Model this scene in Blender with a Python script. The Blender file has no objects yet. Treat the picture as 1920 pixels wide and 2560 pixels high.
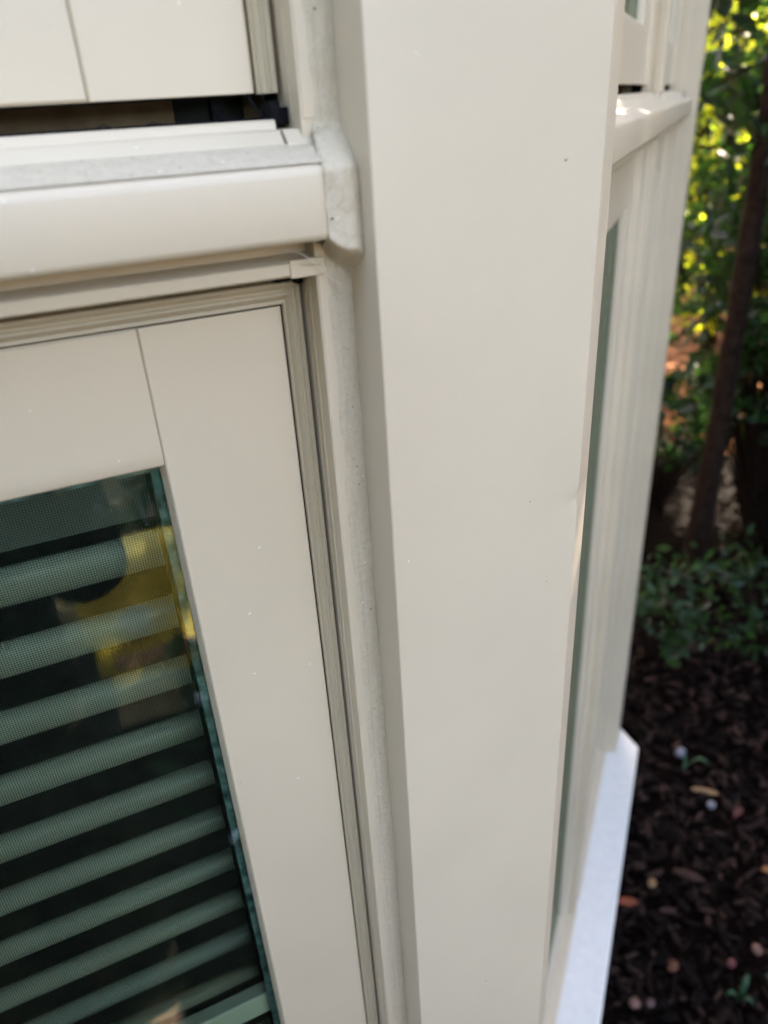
import bpy, bmesh, math, random
import numpy as np
from mathutils import Vector, Matrix, noise
random.seed(7); rng = np.random.default_rng(11)
sc = bpy.context.scene
col = sc.collection
R_ = math.radians

# ------------------------------------------------------------------ camera, world, sun
K = 0.75           # metres per drawing unit of the bay (sash face of the near window is 0.40 units away)
H = 1.75           # camera height above the ground
cam_d = bpy.data.cameras.new('camera'); cam = bpy.data.objects.new('camera', cam_d); col.objects.link(cam)
rx = Vector((0.906, -0.4196, -0.0561)).normalized()          # picture right
fw = Vector((0.3458, 0.8099, -0.4738)).normalized()          # view direction
up = rx.cross(fw).normalized(); rx = fw.cross(up).normalized()
cam.matrix_world = Matrix(((rx.x, up.x, -fw.x, 0), (rx.y, up.y, -fw.y, 0), (rx.z, up.z, -fw.z, H), (0, 0, 0, 1)))
cam_d.sensor_fit = 'HORIZONTAL'; cam_d.sensor_width = 36; cam_d.lens = 36 * 1873.6 / 1920
cam_d.clip_start = 0.02; cam_d.clip_end = 400
cam_d.dof.use_dof = True; cam_d.dof.focus_distance = 0.375; cam_d.dof.aperture_fstop = 9.2
sc.camera = cam

SUN_AZ, SUN_EL = 37.0, 31.0     # azimuth from +X towards +Y
w = bpy.data.worlds.new('World'); sc.world = w; w.use_nodes = True
nt = w.node_tree; bg = nt.nodes['Background']
sky = nt.nodes.new('ShaderNodeTexSky'); sky.sky_type = 'NISHITA'; sky.sun_disc = False
sky.sun_elevation = R_(SUN_EL); sky.sun_rotation = R_(90 - SUN_AZ)
sky.air_density = 1.0; sky.dust_density = 3.0; sky.ozone_density = 1.0
tint = nt.nodes.new('ShaderNodeMix'); tint.data_type = 'RGBA'; tint.blend_type = 'MULTIPLY'; tint.inputs[0].default_value = 1.0
tint.inputs[7].default_value = (1.235, 1.0, 0.875, 1)          # a hazy, slightly warm sky
nt.links.new(sky.outputs[0], tint.inputs[6]); nt.links.new(tint.outputs[2], bg.inputs[0]); bg.inputs[1].default_value = 0.15
sd = bpy.data.lights.new('sun', 'SUN'); sun = bpy.data.objects.new('sun', sd); col.objects.link(sun)
sd.energy = 4.5; sd.angle = R_(0.53); sd.color = (1.0, 0.88, 0.70)
sv = Vector((math.cos(R_(SUN_EL)) * math.cos(R_(SUN_AZ)), math.cos(R_(SUN_EL)) * math.sin(R_(SUN_AZ)), math.sin(R_(SUN_EL))))
sun.rotation_euler = sv.to_track_quat('Z', 'Y').to_euler(); sun.location = (0, 0, 20)
sc.view_settings.view_transform = 'Standard'; sc.view_settings.look = 'None'
sc.view_settings.exposure = 3.6; sc.view_settings.gamma = 1.0

# ------------------------------------------------------------------ materials
def mat(name):
    m = bpy.data.materials.new(name); m.use_nodes = True
    return m, m.node_tree, m.node_tree.nodes['Principled BSDF']
def N(nt, t, **kw):
    n = nt.nodes.new(t)
    for k, v in kw.items(): setattr(n, k, v)
    return n
def coords(nt, stretch=(1, 1, 1), warp=0.0, wscale=200):
    tc = N(nt, 'ShaderNodeTexCoord'); mp = N(nt, 'ShaderNodeMapping'); mp.inputs['Scale'].default_value = stretch
    nt.links.new(tc.outputs['Object'], mp.inputs[0]); out = mp.outputs[0]
    if warp:
        nz = N(nt, 'ShaderNodeTexNoise'); nz.inputs['Scale'].default_value = wscale; nt.links.new(out, nz.inputs['Vector'])
        mx = N(nt, 'ShaderNodeVectorMath', operation='MULTIPLY_ADD'); mx.inputs[1].default_value = (warp,) * 3
        nt.links.new(nz.outputs['Color'], mx.inputs[0]); nt.links.new(out, mx.inputs[2]); out = mx.outputs[0]
    return out
def math_(nt, op, a, b=None, clamp=False):
    n = N(nt, 'ShaderNodeMath', operation=op); n.use_clamp = clamp
    for i, v in enumerate((a, b)):
        if v is None: continue
        if isinstance(v, (int, float)): n.inputs[i].default_value = v
        else: nt.links.new(v, n.inputs[i])
    return n.outputs[0]
def specks(nt, vec, scale, radius, keep, seedoff=(0, 0, 0)):
    """mask of small scattered flecks: 1 inside a fleck"""
    ad = N(nt, 'ShaderNodeVectorMath', operation='ADD'); ad.inputs[1].default_value = seedoff; nt.links.new(vec, ad.inputs[0])
    v = N(nt, 'ShaderNodeTexVoronoi'); v.inputs['Scale'].default_value = scale; nt.links.new(ad.outputs[0], v.inputs['Vector'])
    sx = N(nt, 'ShaderNodeSeparateColor'); nt.links.new(v.outputs['Color'], sx.inputs[0])
    sel = math_(nt, 'LESS_THAN', sx.outputs[0], keep)
    rad = math_(nt, 'MULTIPLY', sx.outputs[1], radius); rad = math_(nt, 'ADD', rad, radius * 0.35)
    ins = math_(nt, 'LESS_THAN', v.outputs['Distance'], rad)
    return math_(nt, 'MULTIPLY', sel, ins)
def mixc(nt, fac, a, b):
    n = N(nt, 'ShaderNodeMix', data_type='RGBA')
    if isinstance(fac, float): n.inputs[0].default_value = fac
    else: nt.links.new(fac, n.inputs[0])
    for i, v in ((6, a), (7, b)):
        if isinstance(v, tuple): n.inputs[i].default_value = (*v, 1) if len(v) == 3 else v
        else: nt.links.new(v, n.inputs[i])
    return n.outputs[2]
def ramp(nt, fac, stops):
    n = N(nt, 'ShaderNodeValToRGB'); e = n.color_ramp.elements
    while len(e) < len(stops): e.new(0.5)
    for i, (p, c) in enumerate(stops): e[i].position = p; e[i].color = (*c, 1)
    nt.links.new(fac, n.inputs[0]); return n.outputs[0]
def bump(nt, bs, h, strength, dist):
    b = N(nt, 'ShaderNodeBump'); b.inputs['Strength'].default_value = strength; b.inputs['Distance'].default_value = dist
    nt.links.new(h, b.inputs['Height']); nt.links.new(b.outputs[0], bs.inputs['Normal'])

def painted(name, base0, rough=0.38, fleck=1.0, peel=0.04):
    base = tuple(a * b for a, b in zip(base0, (1.085, 0.99, 0.845)))
    m, nt, bs = mat(name)
    vec = coords(nt, warp=0.006, wscale=260)
    n1 = N(nt, 'ShaderNodeTexNoise'); n1.inputs['Scale'].default_value = 9; n1.inputs['Detail'].default_value = 5
    nt.links.new(vec, n1.inputs['Vector'])
    lo = tuple(c * 0.955 for c in base); hi = tuple(min(1, c * 1.035) for c in base)
    c = ramp(nt, n1.outputs[0], [(0.3, lo), (0.7, hi)])
    if fleck:
        c = mixc(nt, specks(nt, vec, 75, 0.036 * fleck, 0.30), c, (0.86, 0.85, 0.82))
        c = mixc(nt, specks(nt, vec, 95, 0.034 * fleck, 0.16, (3.1, 1.7, 0.4)), c, (0.20, 0.18, 0.15))
        c = mixc(nt, specks(nt, vec, 40, 0.032 * fleck, 0.25, (7.1, 4.7, 2.4)), c, (0.42, 0.39, 0.33))
    nt.links.new(c, bs.inputs['Base Color'])
    nr = N(nt, 'ShaderNodeTexNoise'); nr.inputs['Scale'].default_value = 40; nr.inputs['Detail'].default_value = 4
    nt.links.new(vec, nr.inputs['Vector'])
    rr = N(nt, 'ShaderNodeMapRange'); rr.inputs[3].default_value = rough - 0.07; rr.inputs[4].default_value = rough + 0.09
    nt.links.new(nr.outputs[0], rr.inputs[0]); nt.links.new(rr.outputs[0], bs.inputs['Roughness'])
    n2 = N(nt, 'ShaderNodeTexNoise'); n2.inputs['Scale'].default_value = 900; n2.inputs['Detail'].default_value = 2
    nt.links.new(vec, n2.inputs['Vector']); bump(nt, bs, n2.outputs[0], peel, 0.0006)
    return m
M_PAINT = painted('beige_paint', (0.565, 0.535, 0.465))
M_POST = painted('beige_coil_metal', (0.565, 0.54, 0.475), 0.42, 1.0, 0.03)
M_FAR = painted('beige_paint_far', (0.565, 0.535, 0.465), 0.40, 0)
M_BEAD = painted('stop_vinyl', (0.46, 0.435, 0.36), 0.36, 0.8)

def caulk_mat():
    m, nt, bs = mat('dirty_caulk')
    vec = coords(nt, warp=0.0012, wscale=900)
    patch = N(nt, 'ShaderNodeTexNoise'); patch.inputs['Scale'].default_value = 22; patch.inputs['Detail'].default_value = 3
    nt.links.new(vec, patch.inputs['Vector'])
    grime = N(nt, 'ShaderNodeTexNoise'); grime.inputs['Scale'].default_value = 330; grime.inputs['Detail'].default_value = 8; grime.inputs['Roughness'].default_value = 0.75
    nt.links.new(vec, grime.inputs['Vector'])
    c = ramp(nt, grime.outputs[0], [(0.30, (0.52, 0.455, 0.335)), (0.5, (0.59, 0.515, 0.385)), (0.70, (0.64, 0.565, 0.425))])
    pm = math_(nt, 'SUBTRACT', patch.outputs[0], 0.30, True); pm = math_(nt, 'MULTIPLY', pm, 3.0, True)
    d1 = math_(nt, 'MULTIPLY', specks(nt, vec, 620, 0.20, 0.22), pm)
    c = mixc(nt, d1, c, (0.16, 0.14, 0.11))
    c = mixc(nt, specks(nt, vec, 330, 0.13, 0.09, (2, 5, 1)), c, (0.05, 0.045, 0.04))
    c = mixc(nt, specks(nt, vec, 380, 0.13, 0.09, (5, 1, 8)), c, (0.85, 0.84, 0.82))
    nt.links.new(c, bs.inputs['Base Color']); bs.inputs['Roughness'].default_value = 0.72
    b2 = N(nt, 'ShaderNodeTexNoise'); b2.inputs['Scale'].default_value = 650; b2.inputs['Detail'].default_value = 6; b2.inputs['Roughness'].default_value = 0.7
    nt.links.new(vec, b2.inputs['Vector']); bump(nt, bs, b2.outputs[0], 0.6, 0.0010)
    return m
M_CAULK = caulk_mat()

def simple(name, base, rough=0.6, var=0.15, scale=30, bmp=0.0, bscale=200, metal=0.0):
    m, nt, bs = mat(name); vec = coords(nt)
    n1 = N(nt, 'ShaderNodeTexNoise'); n1.inputs['Scale'].default_value = scale; n1.inputs['Detail'].default_value = 5
    nt.links.new(vec, n1.inputs['Vector'])
    c = ramp(nt, n1.outputs[0], [(0.3, tuple(x * (1 - var) for x in base)), (0.7, tuple(min(1, x * (1 + var)) for x in base))])
    nt.links.new(c, bs.inputs['Base Color']); bs.inputs['Roughness'].default_value = rough; bs.inputs['Metallic'].default_value = metal
    if rough >= 0.8 or max(base) < 0.02: bs.inputs['Specular IOR Level'].default_value = 0.08
    if bmp:
        n2 = N(nt, 'ShaderNodeTexNoise'); n2.inputs['Scale'].default_value = bscale; n2.inputs['Detail'].default_value = 5
        nt.links.new(vec, n2.inputs['Vector']); bump(nt, bs, n2.outputs[0], bmp, 0.002)
    return m
M_BLACK = simple('black_pile', (0.012, 0.012, 0.014), 0.95, 0.5, 900, 0.8, 1500)
M_WHITE = simple('white_stone', (0.86, 0.84, 0.79), 0.65, 0.04, 60, 0.4, 700)
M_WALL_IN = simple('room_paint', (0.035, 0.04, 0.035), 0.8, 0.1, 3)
M_FLOOR_IN = simple('room_floor', (0.16, 0.15, 0.12), 0.5, 0.3, 8)
M_SLAT = simple('blind_slat', (0.66, 0.67, 0.58), 0.30, 0.03, 20)
M_CORD = simple('cord', (0.6, 0.6, 0.55), 0.8)
M_ROOF = simple('roof_metal', (0.25, 0.24, 0.22), 0.6)
M_TRACK = simple('dark_tan_track', (0.15, 0.105, 0.055), 0.7, 0.35, 60, 0.2)  # dark tan with a mottled tone
M_ETCH = simple('etched_glass', (0.55, 0.6, 0.58), 0.6)
M_THREAD = simple('thread', (0.72, 0.70, 0.64), 0.8)

def seal_mat():
    m, nt, bs = mat('pane_sealant'); vec = coords(nt)
    n1 = N(nt, 'ShaderNodeTexNoise'); n1.inputs['Scale'].default_value = 120; n1.inputs['Detail'].default_value = 8
    nt.links.new(vec, n1.inputs['Vector'])
    c = ramp(nt, n1.outputs[0], [(0.35, (0.03, 0.055, 0.055)), (0.55, (0.12, 0.21, 0.22)), (0.72, (0.30, 0.38, 0.38))])
    nt.links.new(c, bs.inputs['Base Color']); bs.inputs['Roughness'].default_value = 0.35
    bump(nt, bs, n1.outputs[0], 0.8, 0.001); return m
M_SEAL = seal_mat()

def glass_mat(name='green_glass', gloss_tint=(0.70, 0.82, 0.74, 1)):
    m, nt, bs = mat(name); nt.nodes.remove(bs); out = nt.nodes['Material Output']
    tr = N(nt, 'ShaderNodeBsdfTransparent'); tr.inputs[0].default_value = (0.82, 0.97, 0.88, 1)
    gl = N(nt, 'ShaderNodeBsdfGlossy'); gl.inputs['Roughness'].default_value = 0.004; gl.inputs[0].default_value = gloss_tint
    fr = N(nt, 'ShaderNodeFresnel'); fr.inputs[0].default_value = 1.62
    iv = math_(nt, 'SUBTRACT', 1.0, fr.outputs[0]); k = math_(nt, 'SUBTRACT', 1.0, math_(nt, 'MULTIPLY', iv, iv), True)
    mx = N(nt, 'ShaderNodeMixShader'); nt.links.new(k, mx.inputs[0]); nt.links.new(tr.outputs[0], mx.inputs[1]); nt.links.new(gl.outputs[0], mx.inputs[2])
    nt.links.new(mx.outputs[0], out.inputs[0]); return m
M_GLASS = glass_mat(); M_GLASS2 = glass_mat('dim_reflection_glass', (0.33, 0.40, 0.35, 1))  # second one is the same glass, its reflection darkened by the gloss tint

def screen_mat():
    m, nt, bs = mat('fly_screen'); out = nt.nodes['Material Output']
    bs.inputs['Base Color'].default_value = (0.02, 0.022, 0.022, 1); bs.inputs['Roughness'].default_value = 0.6; bs.inputs['Specular IOR Level'].default_value = 0.1
    tc = N(nt, 'ShaderNodeTexCoord'); sp = N(nt, 'ShaderNodeSeparateXYZ'); nt.links.new(tc.outputs['Object'], sp.inputs[0])
    def wires(o):
        a = math_(nt, 'MULTIPLY', o, 1 / 0.00125); a = math_(nt, 'FRACT', a); return math_(nt, 'LESS_THAN', a, 0.18)
    k = math_(nt, 'MAXIMUM', wires(sp.outputs[0]), wires(sp.outputs[2]))
    tr = N(nt, 'ShaderNodeBsdfTransparent'); mx = N(nt, 'ShaderNodeMixShader')
    nt.links.new(k, mx.inputs[0]); nt.links.new(tr.outputs[0], mx.inputs[1]); nt.links.new(bs.outputs[0], mx.inputs[2])
    nt.links.new(mx.outputs[0], out.inputs[0]); return m
M_SCREEN = screen_mat()

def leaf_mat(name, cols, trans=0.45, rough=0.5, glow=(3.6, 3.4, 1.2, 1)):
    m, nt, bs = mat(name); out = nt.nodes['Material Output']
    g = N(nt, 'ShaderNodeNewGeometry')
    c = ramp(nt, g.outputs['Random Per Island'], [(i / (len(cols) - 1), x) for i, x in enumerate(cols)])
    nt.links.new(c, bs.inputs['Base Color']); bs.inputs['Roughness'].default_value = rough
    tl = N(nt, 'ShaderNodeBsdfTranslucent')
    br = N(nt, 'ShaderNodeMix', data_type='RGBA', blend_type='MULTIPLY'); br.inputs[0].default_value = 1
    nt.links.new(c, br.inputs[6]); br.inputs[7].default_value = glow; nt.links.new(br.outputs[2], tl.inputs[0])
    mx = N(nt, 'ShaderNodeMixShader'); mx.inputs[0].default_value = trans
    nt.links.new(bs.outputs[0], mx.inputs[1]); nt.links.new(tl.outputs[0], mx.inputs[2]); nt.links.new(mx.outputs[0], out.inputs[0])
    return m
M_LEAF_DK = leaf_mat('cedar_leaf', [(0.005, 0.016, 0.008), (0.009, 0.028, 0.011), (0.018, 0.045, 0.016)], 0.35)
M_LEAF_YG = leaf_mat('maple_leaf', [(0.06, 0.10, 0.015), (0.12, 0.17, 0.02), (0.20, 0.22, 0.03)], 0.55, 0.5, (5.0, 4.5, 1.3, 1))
M_LEAF_MID = leaf_mat('shrub_leaf', [(0.008, 0.028, 0.010), (0.013, 0.042, 0.015), (0.028, 0.065, 0.026)], 0.4)
M_BARK = simple('bark', (0.02, 0.013, 0.010), 0.9, 0.5, 40, 0.8, 60)

def island_mat(name, cols, rough=0.85):
    m, nt, bs = mat(name); g = N(nt, 'ShaderNodeNewGeometry')
    c = ramp(nt, g.outputs['Random Per Island'], [(i / (len(cols) - 1), x) for i, x in enumerate(cols)])
    nt.links.new(c, bs.inputs['Base Color']); bs.inputs['Roughness'].default_value = rough; bs.inputs['Specular IOR Level'].default_value = 0.12; return m
M_CHIP = island_mat('mulch_chip', [(0.0025, 0.0014, 0.001), (0.006, 0.0034, 0.0026), (0.014, 0.008, 0.006), (0.055, 0.032, 0.025)])

def ground_mat(name, a, b, c_, sc1=6):
    m, nt, bs = mat(name); vec = coords(nt)
    n1 = N(nt, 'ShaderNodeTexNoise'); n1.inputs['Scale'].default_value = sc1; n1.inputs['Detail'].default_value = 10; n1.inputs['Roughness'].default_value = 0.7
    nt.links.new(vec, n1.inputs['Vector'])
    nt.links.new(ramp(nt, n1.outputs[0], [(0.35, a), (0.5, b), (0.65, c_)]), bs.inputs['Base Color']); bs.inputs['Roughness'].default_value = 0.95; bs.inputs['Specular IOR Level'].default_value = 0.05
    n2 = N(nt, 'ShaderNodeTexNoise'); n2.inputs['Scale'].default_value = 45; n2.inputs['Detail'].default_value = 8
    nt.links.new(vec, n2.inputs['Vector']); bump(nt, bs, n2.outputs[0], 1.0, 0.02); return m
M_SOIL = ground_mat('mulch_soil', (0.0018, 0.0010, 0.0008), (0.004, 0.0022, 0.0017), (0.007, 0.0042, 0.0032), 30)
M_LITTER = ground_mat('leaf_litter', (0.05, 0.022, 0.010), (0.17, 0.07, 0.03), (0.44, 0.20, 0.09), 9)
M_LAWN = ground_mat('lawn', (0.11, 0.095, 0.05), (0.19, 0.15, 0.085), (0.29, 0.22, 0.13), 7)

# ------------------------------------------------------------------ builders
TH = 0.7544                                     # angle between neighbouring bay walls (43.5 degrees)
cB, sB = math.cos(TH), math.sin(TH)
NB = -0.130                                      # plane of the angled sashes, measured from the camera
def U(x, y, z): return (K * x, K * y, K * z + H)
def FA(u, d, z): return U(u, 0.40 - d, z)                                       # wall A: faces the camera
def FB(u, d, z):                                                                # wall B: turned away
    n = NB + d; return U(cB * u + sB * n, sB * u - cB * n, z)
def FBn(s, n): return (cB * s + sB * n, sB * s - cB * n)

class MB:
    def __init__(s): s.v = []; s.f = []
    def add(s, vs, fs):
        o = len(s.v); s.v += [tuple(v) for v in vs]; s.f += [tuple(i + o for i in f) for f in fs]; return s
    def prism(s, poly, fn, t0, t1):
        """poly: closed 2-D outline; fn(a, b, t) -> world"""
        n = len(poly); vs = [fn(a, b, t0) for a, b in poly] + [fn(a, b, t1) for a, b in poly]
        fs = [(i, (i + 1) % n, n + (i + 1) % n, n + i) for i in range(n)] + [tuple(range(n))[::-1], tuple(range(n, 2 * n))]
        return s.add(vs, fs)
    def box(s, F, u0, u1, d0, d1, z0, z1):
        return s.prism([(u0, d0), (u1, d0), (u1, d1), (u0, d1)], lambda a, b, t: F(a, b, t), z0, z1)
    def ring(s, F, prof, u0, u1, z0, z1, sx=1, sz=1, sides='all'):
        """sweeps a closed profile of (outward w, depth d) round a rectangle with mitred corners"""
        n = len(prof); vs = []
        for (cx, cz, kx, kz) in ((u0, z0, -1, -1), (u1, z0, 1, -1), (u1, z1, 1, 1), (u0, z1, -1, 1)):
            for w_, d in prof: vs.append(F(cx + kx * w_ * sx, d, cz + kz * w_ * sz))
        fs = []
        for c in range(4):
            for i in range(n):
                fs.append((c * n + i, c * n + (i + 1) % n, ((c + 1) % 4) * n + (i + 1) % n, ((c + 1) % 4) * n + i))
        return s.add(vs, fs)
    def tube(s, pts, rad, seg=8):
        vs = []; fs = []; n = len(pts)
        for i, p in enumerate(pts):
            p = Vector(p); a = Vector(pts[max(i - 1, 0)]); b = Vector(pts[min(i + 1, n - 1)])
            t = (b - a).normalized(); x = t.orthogonal().normalized(); y = t.cross(x)
            if i and 'px' in locals():
                x = (px - t * px.dot(t)).normalized(); y = t.cross(x)
            px = x; r = rad[i] if isinstance(rad, (list, tuple)) else rad
            for k in range(seg):
                a_ = 2 * math.pi * k / seg; vs.append(p + x * math.cos(a_) * r + y * math.sin(a_) * r)
        for i in range(n - 1):
            for k in range(seg): fs.append((i * seg + k, i * seg + (k + 1) % seg, (i + 1) * seg + (k + 1) % seg, (i + 1) * seg + k))
        fs += [tuple(range(seg))[::-1], tuple(range((n - 1) * seg, n * seg))]
        return s.add(vs, fs)
    def build(s, name, m, parent=None, bevel=0.0, smooth=False, seg=2, fixn=True):
        me = bpy.data.meshes.new(name); me.from_pydata(s.v, [], s.f); me.materials.append(m)
        if fixn:
            bm = bmesh.new(); bm.from_mesh(me); bmesh.ops.recalc_face_normals(bm, faces=bm.faces); bm.to_mesh(me); bm.free()
        o = bpy.data.objects.new(name, me); col.objects.link(o)
        if parent: o.parent = parent
        if bevel:
            b = o.modifiers.new('bevel', 'BEVEL'); b.width = bevel; b.segments = seg; b.limit_method = 'ANGLE'; b.angle_limit = R_(25)
            b.harden_normals = False
        if smooth or bevel:
            me.polygons.foreach_set('use_smooth', [True] * len(me.polygons))
            try: me.set_sharp_from_angle(angle=R_(38))
            except Exception: pass
        return o
def tag(o, label=None, cat=None, group=None, kind=None):
    if label: o['label'] = label
    if cat: o['category'] = cat
    if group: o['group'] = group
    if kind: o['kind'] = kind
    return o
def empty(name, loc=(0, 0, 0)):
    o = bpy.data.objects.new(name, None); o.location = loc; o.empty_display_size = 0.1; col.objects.link(o); return o

# ------------------------------------------------------------------ ground
def sheet(name, x0, x1, y0, y1, z, m, n=1, amp=0.0):
    b = MB(); vs = []; fs = []
    for j in range(n + 1):
        for i in range(n + 1):
            x = x0 + (x1 - x0) * i / n; y = y0 + (y1 - y0) * j / n
            h = amp * noise.fractal(Vector((x * 1.3, y * 1.3, 0)), 1.0, 2.0, 4) if amp else 0
            vs.append((x, y, z + h))
    for j in range(n):
        for i in range(n): fs.append((j * (n + 1) + i, j * (n + 1) + i + 1, (j + 1) * (n + 1) + i + 1, (j + 1) * (n + 1) + i))
    b.add(vs, fs); return b.build(name, m, smooth=True, fixn=False)
tag(sheet('ground', -150, 150, -150, 150, -0.03, M_LITTER), kind='structure')
tag(sheet('lawn', -12, 6, -14, -0.55, -0.004, M_LAWN, 40, 0.012), kind='structure')
tag(sheet('mulch_bed', -3, 3.15, -1.45, 2.9, 0.004, M_SOIL, 90, 0.02), kind='structure')

# ------------------------------------------------------------------ the sunroom bay
house = empty('sunroom', (0, 0, 0))
tag(house, 'beige clad sunroom bay with angled walls, corner posts and casement windows above a white ledge', 'sunroom')
ZB, ZT = -2.155, 0.95

def window(F, u0, u1, z0, z1, name, label, glass_l, paint=M_PAINT, detail=True, gap_bottom=0.0):
    """u0..u1, z0..z1: outer rectangle of the sash"""
    W = 0.0772
    g0, g1, h0, h1 = u0 + W, u1 - W, z0 + W, z1 - W
    # frame: jambs with a reveal that steps out past the sash
    bk = MB(); bk.ring(F, [(-0.004, -0.036), (0.03, -0.036), (0.03, -0.050), (-0.004, -0.050)], u0, u1, z0 - 0.0, z1); f = bk.build(name, M_TRACK, house)
    if label: f['label'] = label
    fp = [(0.0122, -0.034), (0.0122, 0.0080), (0.0129, 0.0090), (0.0129, 0.0125), (0.0119, 0.0140), (0.0119, 0.0150), (0.0127, 0.0165), (0.0127, 0.0262), (0.0134, 0.0280), (0.0260, 0.0280), (0.0260, -0.034)]
    for sgn, ue in ((1, u1), (-1, u0)):
        fr = MB(); fr.prism([(ue + sgn * a, b) for a, b in fp], lambda a, b, t: F(a, b, t), z0 - 0.012, z1 + 0.0225); fr.build('jamb', paint, f, bevel=0.0003)
    # head and sill members
    hp = [(-0.034, z1 + 0.0192), (0.0262, z1 + 0.0192), (0.0284, z1 + 0.0205), (0.0284, z1 + 0.0262), (0.0262, z1 + 0.0272), (0.0150, z1 + 0.0290), (0.0150, z1 + 0.060), (-0.034, z1 + 0.060)]
    hd = MB(); hd.prism(hp, lambda a, b, t: F(t, a, b), u0 - 0.013, u1 + 0.0125); hd.build('head', paint, f, bevel=0.0003)
    cp = MB(); cp.box(F, u1 - 0.0015, u1 + 0.0172, 0.0, 0.0292, z1 + 0.0190, z1 + 0.0278); cp.build('end_cap', paint, f, bevel=0.0004)
    sp = [(-0.034, z0 - 0.0114), (0.0145, z0 - 0.0114), (0.0158, z0 - 0.0124), (0.0165, z0 - 0.0156), (0.0210, z0 - 0.0160), (0.0222, z0 - 0.0168), (0.0285, z0 - 0.0233), (0.0285, z0 - 0.034), (-0.034, z0 - 0.034)]
    sl = MB(); sl.prism(sp, lambda a, b, t: F(t, a, b), u0 - 0.0035, u1 + 0.0035); sl.build('sill_bead', paint, f, bevel=0.0003)
    ec = MB(); ec.prism([(0.0, z0 - 0.0155), (0.0226, z0 - 0.0158), (0.0290, z0 - 0.0215), (0.0290, z0 - 0.034), (0.0, z0 - 0.034)], lambda a, b, t: F(t, a, b), u1 + 0.0045, u1 + 0.0172); ec.build('sill_end_cap', paint, f, bevel=0.0003)
    # sash
    sec = [(0.0, -0.030), (0.0, -0.0012), (0.0012, 0.0), (W - 0.0012, 0.0), (W, -0.0012), (W, -0.030)]
    for a0, sgn in ((g1, 1), (g0, -1)):
        st = MB(); st.prism([(a0 + sgn * a, b) for a, b in sec], lambda a, b, t: F(a, b, t), z0, z1); st.build('stile', paint, f, bevel=0.0003)
    # rails: face very slightly crowned, rolled over towards the glass
    for zz, sgn in ((h1, 1), (h0, -1)):
        rl = MB()
        pr_ = [(-0.030, 0.0), (-0.0035, 0.0), (-0.0012, 0.0006), (-0.0002, 0.003), (0.00012, 0.010), (0.0, 0.05), (0.0, W - 0.0012), (-0.0012, W), (-0.030, W)]
        rl.prism([(a, zz + sgn * b) for a, b in pr_], lambda a, b, t: F(t, a, b), g0 + 0.0003, g1 - 0.0003); rl.build('rail', paint, f, smooth=True)
    gb = MB(); gb.ring(F, [(0.0, -0.0014), (-0.0022, -0.0085), (-0.0022, -0.030), (0.0, -0.030)], g0, g1, h0, h1); gb.build('glazing_bead', paint, f)
    # stop bead: ridged mitred trim round the sash
    sb = [(0.0008, -0.02), (0.0008, 0.0006), (0.0014, 0.0014), (0.0021, 0.0010), (0.0026, 0.0006), (0.0042, 0.0030), (0.0049, 0.0036), (0.0056, 0.0032), (0.0061, 0.0038), (0.0068, 0.0040), (0.0074, 0.0036), (0.0079, 0.0046), (0.0091, 0.0056), (0.0099, 0.0052), (0.0103, 0.0040), (0.0103, -0.02)]
    gk = MB(); gk.ring(F, [(0.0104, -0.020), (0.0121, -0.020), (0.0121, -0.003), (0.0104, -0.003)], u0, u1, z0, z1); gk.build('gasket', M_BLACK, f)
    g2 = MB(); g2.ring(F, [(0.00005, -0.020), (0.0007, -0.020), (0.0007, -0.002), (0.00005, -0.002)], u0, u1, z0, z1); g2.build('gasket', M_BLACK, f)
    if gap_bottom:   # sash open a crack: side beads stop with the sash, no bottom bead
        for ue, sgn in ((u1, 1), (u0, -1)):
            s_ = MB(); s_.prism([(ue + sgn * a, b) for a, b in sb], lambda a, b, t: F(a, b, t), z0 - 0.0004, z1 + 0.014); s_.build('stop_bead', M_BEAD if detail else paint, f, bevel=0.0002)
        s_ = MB(); s_.prism([(a, z1 + b * 1.3) for b, a in sb], lambda a, b, t: F(t, a, b), u0, u1); s_.build('stop_bead', M_BEAD if detail else paint, f, bevel=0.0002)
    else:
        s_ = MB(); s_.ring(F, sb, u0, u1, z0, z1, 1, 1.32); s_.build('stop_bead', M_BEAD if detail else paint, f, smooth=False)
    # panes, spacer, screen
    ps = MB(); ps.ring(F, [(0.002, -0.0150), (-0.0075, -0.0150), (-0.0075, -0.024), (0.002, -0.024)], g0, g1, h0, h1); ps.build('spacer', M_SEAL, f)
    gl = MB(); gl.add([F(g0 - .001, -0.0120, h0 - .001), F(g1 + .001, -0.0120, h0 - .001), F(g1 + .001, -0.0120, h1 + .001), F(g0 - .001, -0.0120, h1 + .001)], [(0, 1, 2, 3)])
    g = gl.build('glass', M_GLASS if detail else M_GLASS2, f); g['label'] = glass_l
    if detail:
        # lumpy bead of sealant where pane meets spacer
        pts = []; rr = []
        zz = h0
        while zz < h1 - 0.001:
            pts.append(F(g1 - 0.0020 + 0.0012 * noise.noise(Vector((0, 0, zz * 90))), -0.0165, zz)); rr.append(K * (0.0019 + 0.0011 * noise.noise(Vector((3, 0, zz * 160))))); zz += 0.004
        sbm = MB(); sbm.tube(pts, rr, 7); sbm.build('sealant', M_SEAL, f, smooth=True)
        sm = MB(); sm.add([F(g0, -0.044, h0), F(g1 - .008, -0.044, h0), F(g1 - .008, -0.044, h1), F(g0, -0.044, h1)], [(0, 1, 2, 3)])
        sm.build('insect_screen', M_SCREEN, f)
        sf = MB(); sf.ring(F, [(-0.008, -0.0425), (0.006, -0.0425), (0.006, -0.052), (-0.008, -0.052)], g0, g1, h0, h1); sf.build('screen_frame', M_WALL_IN, f)
    return f

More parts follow.
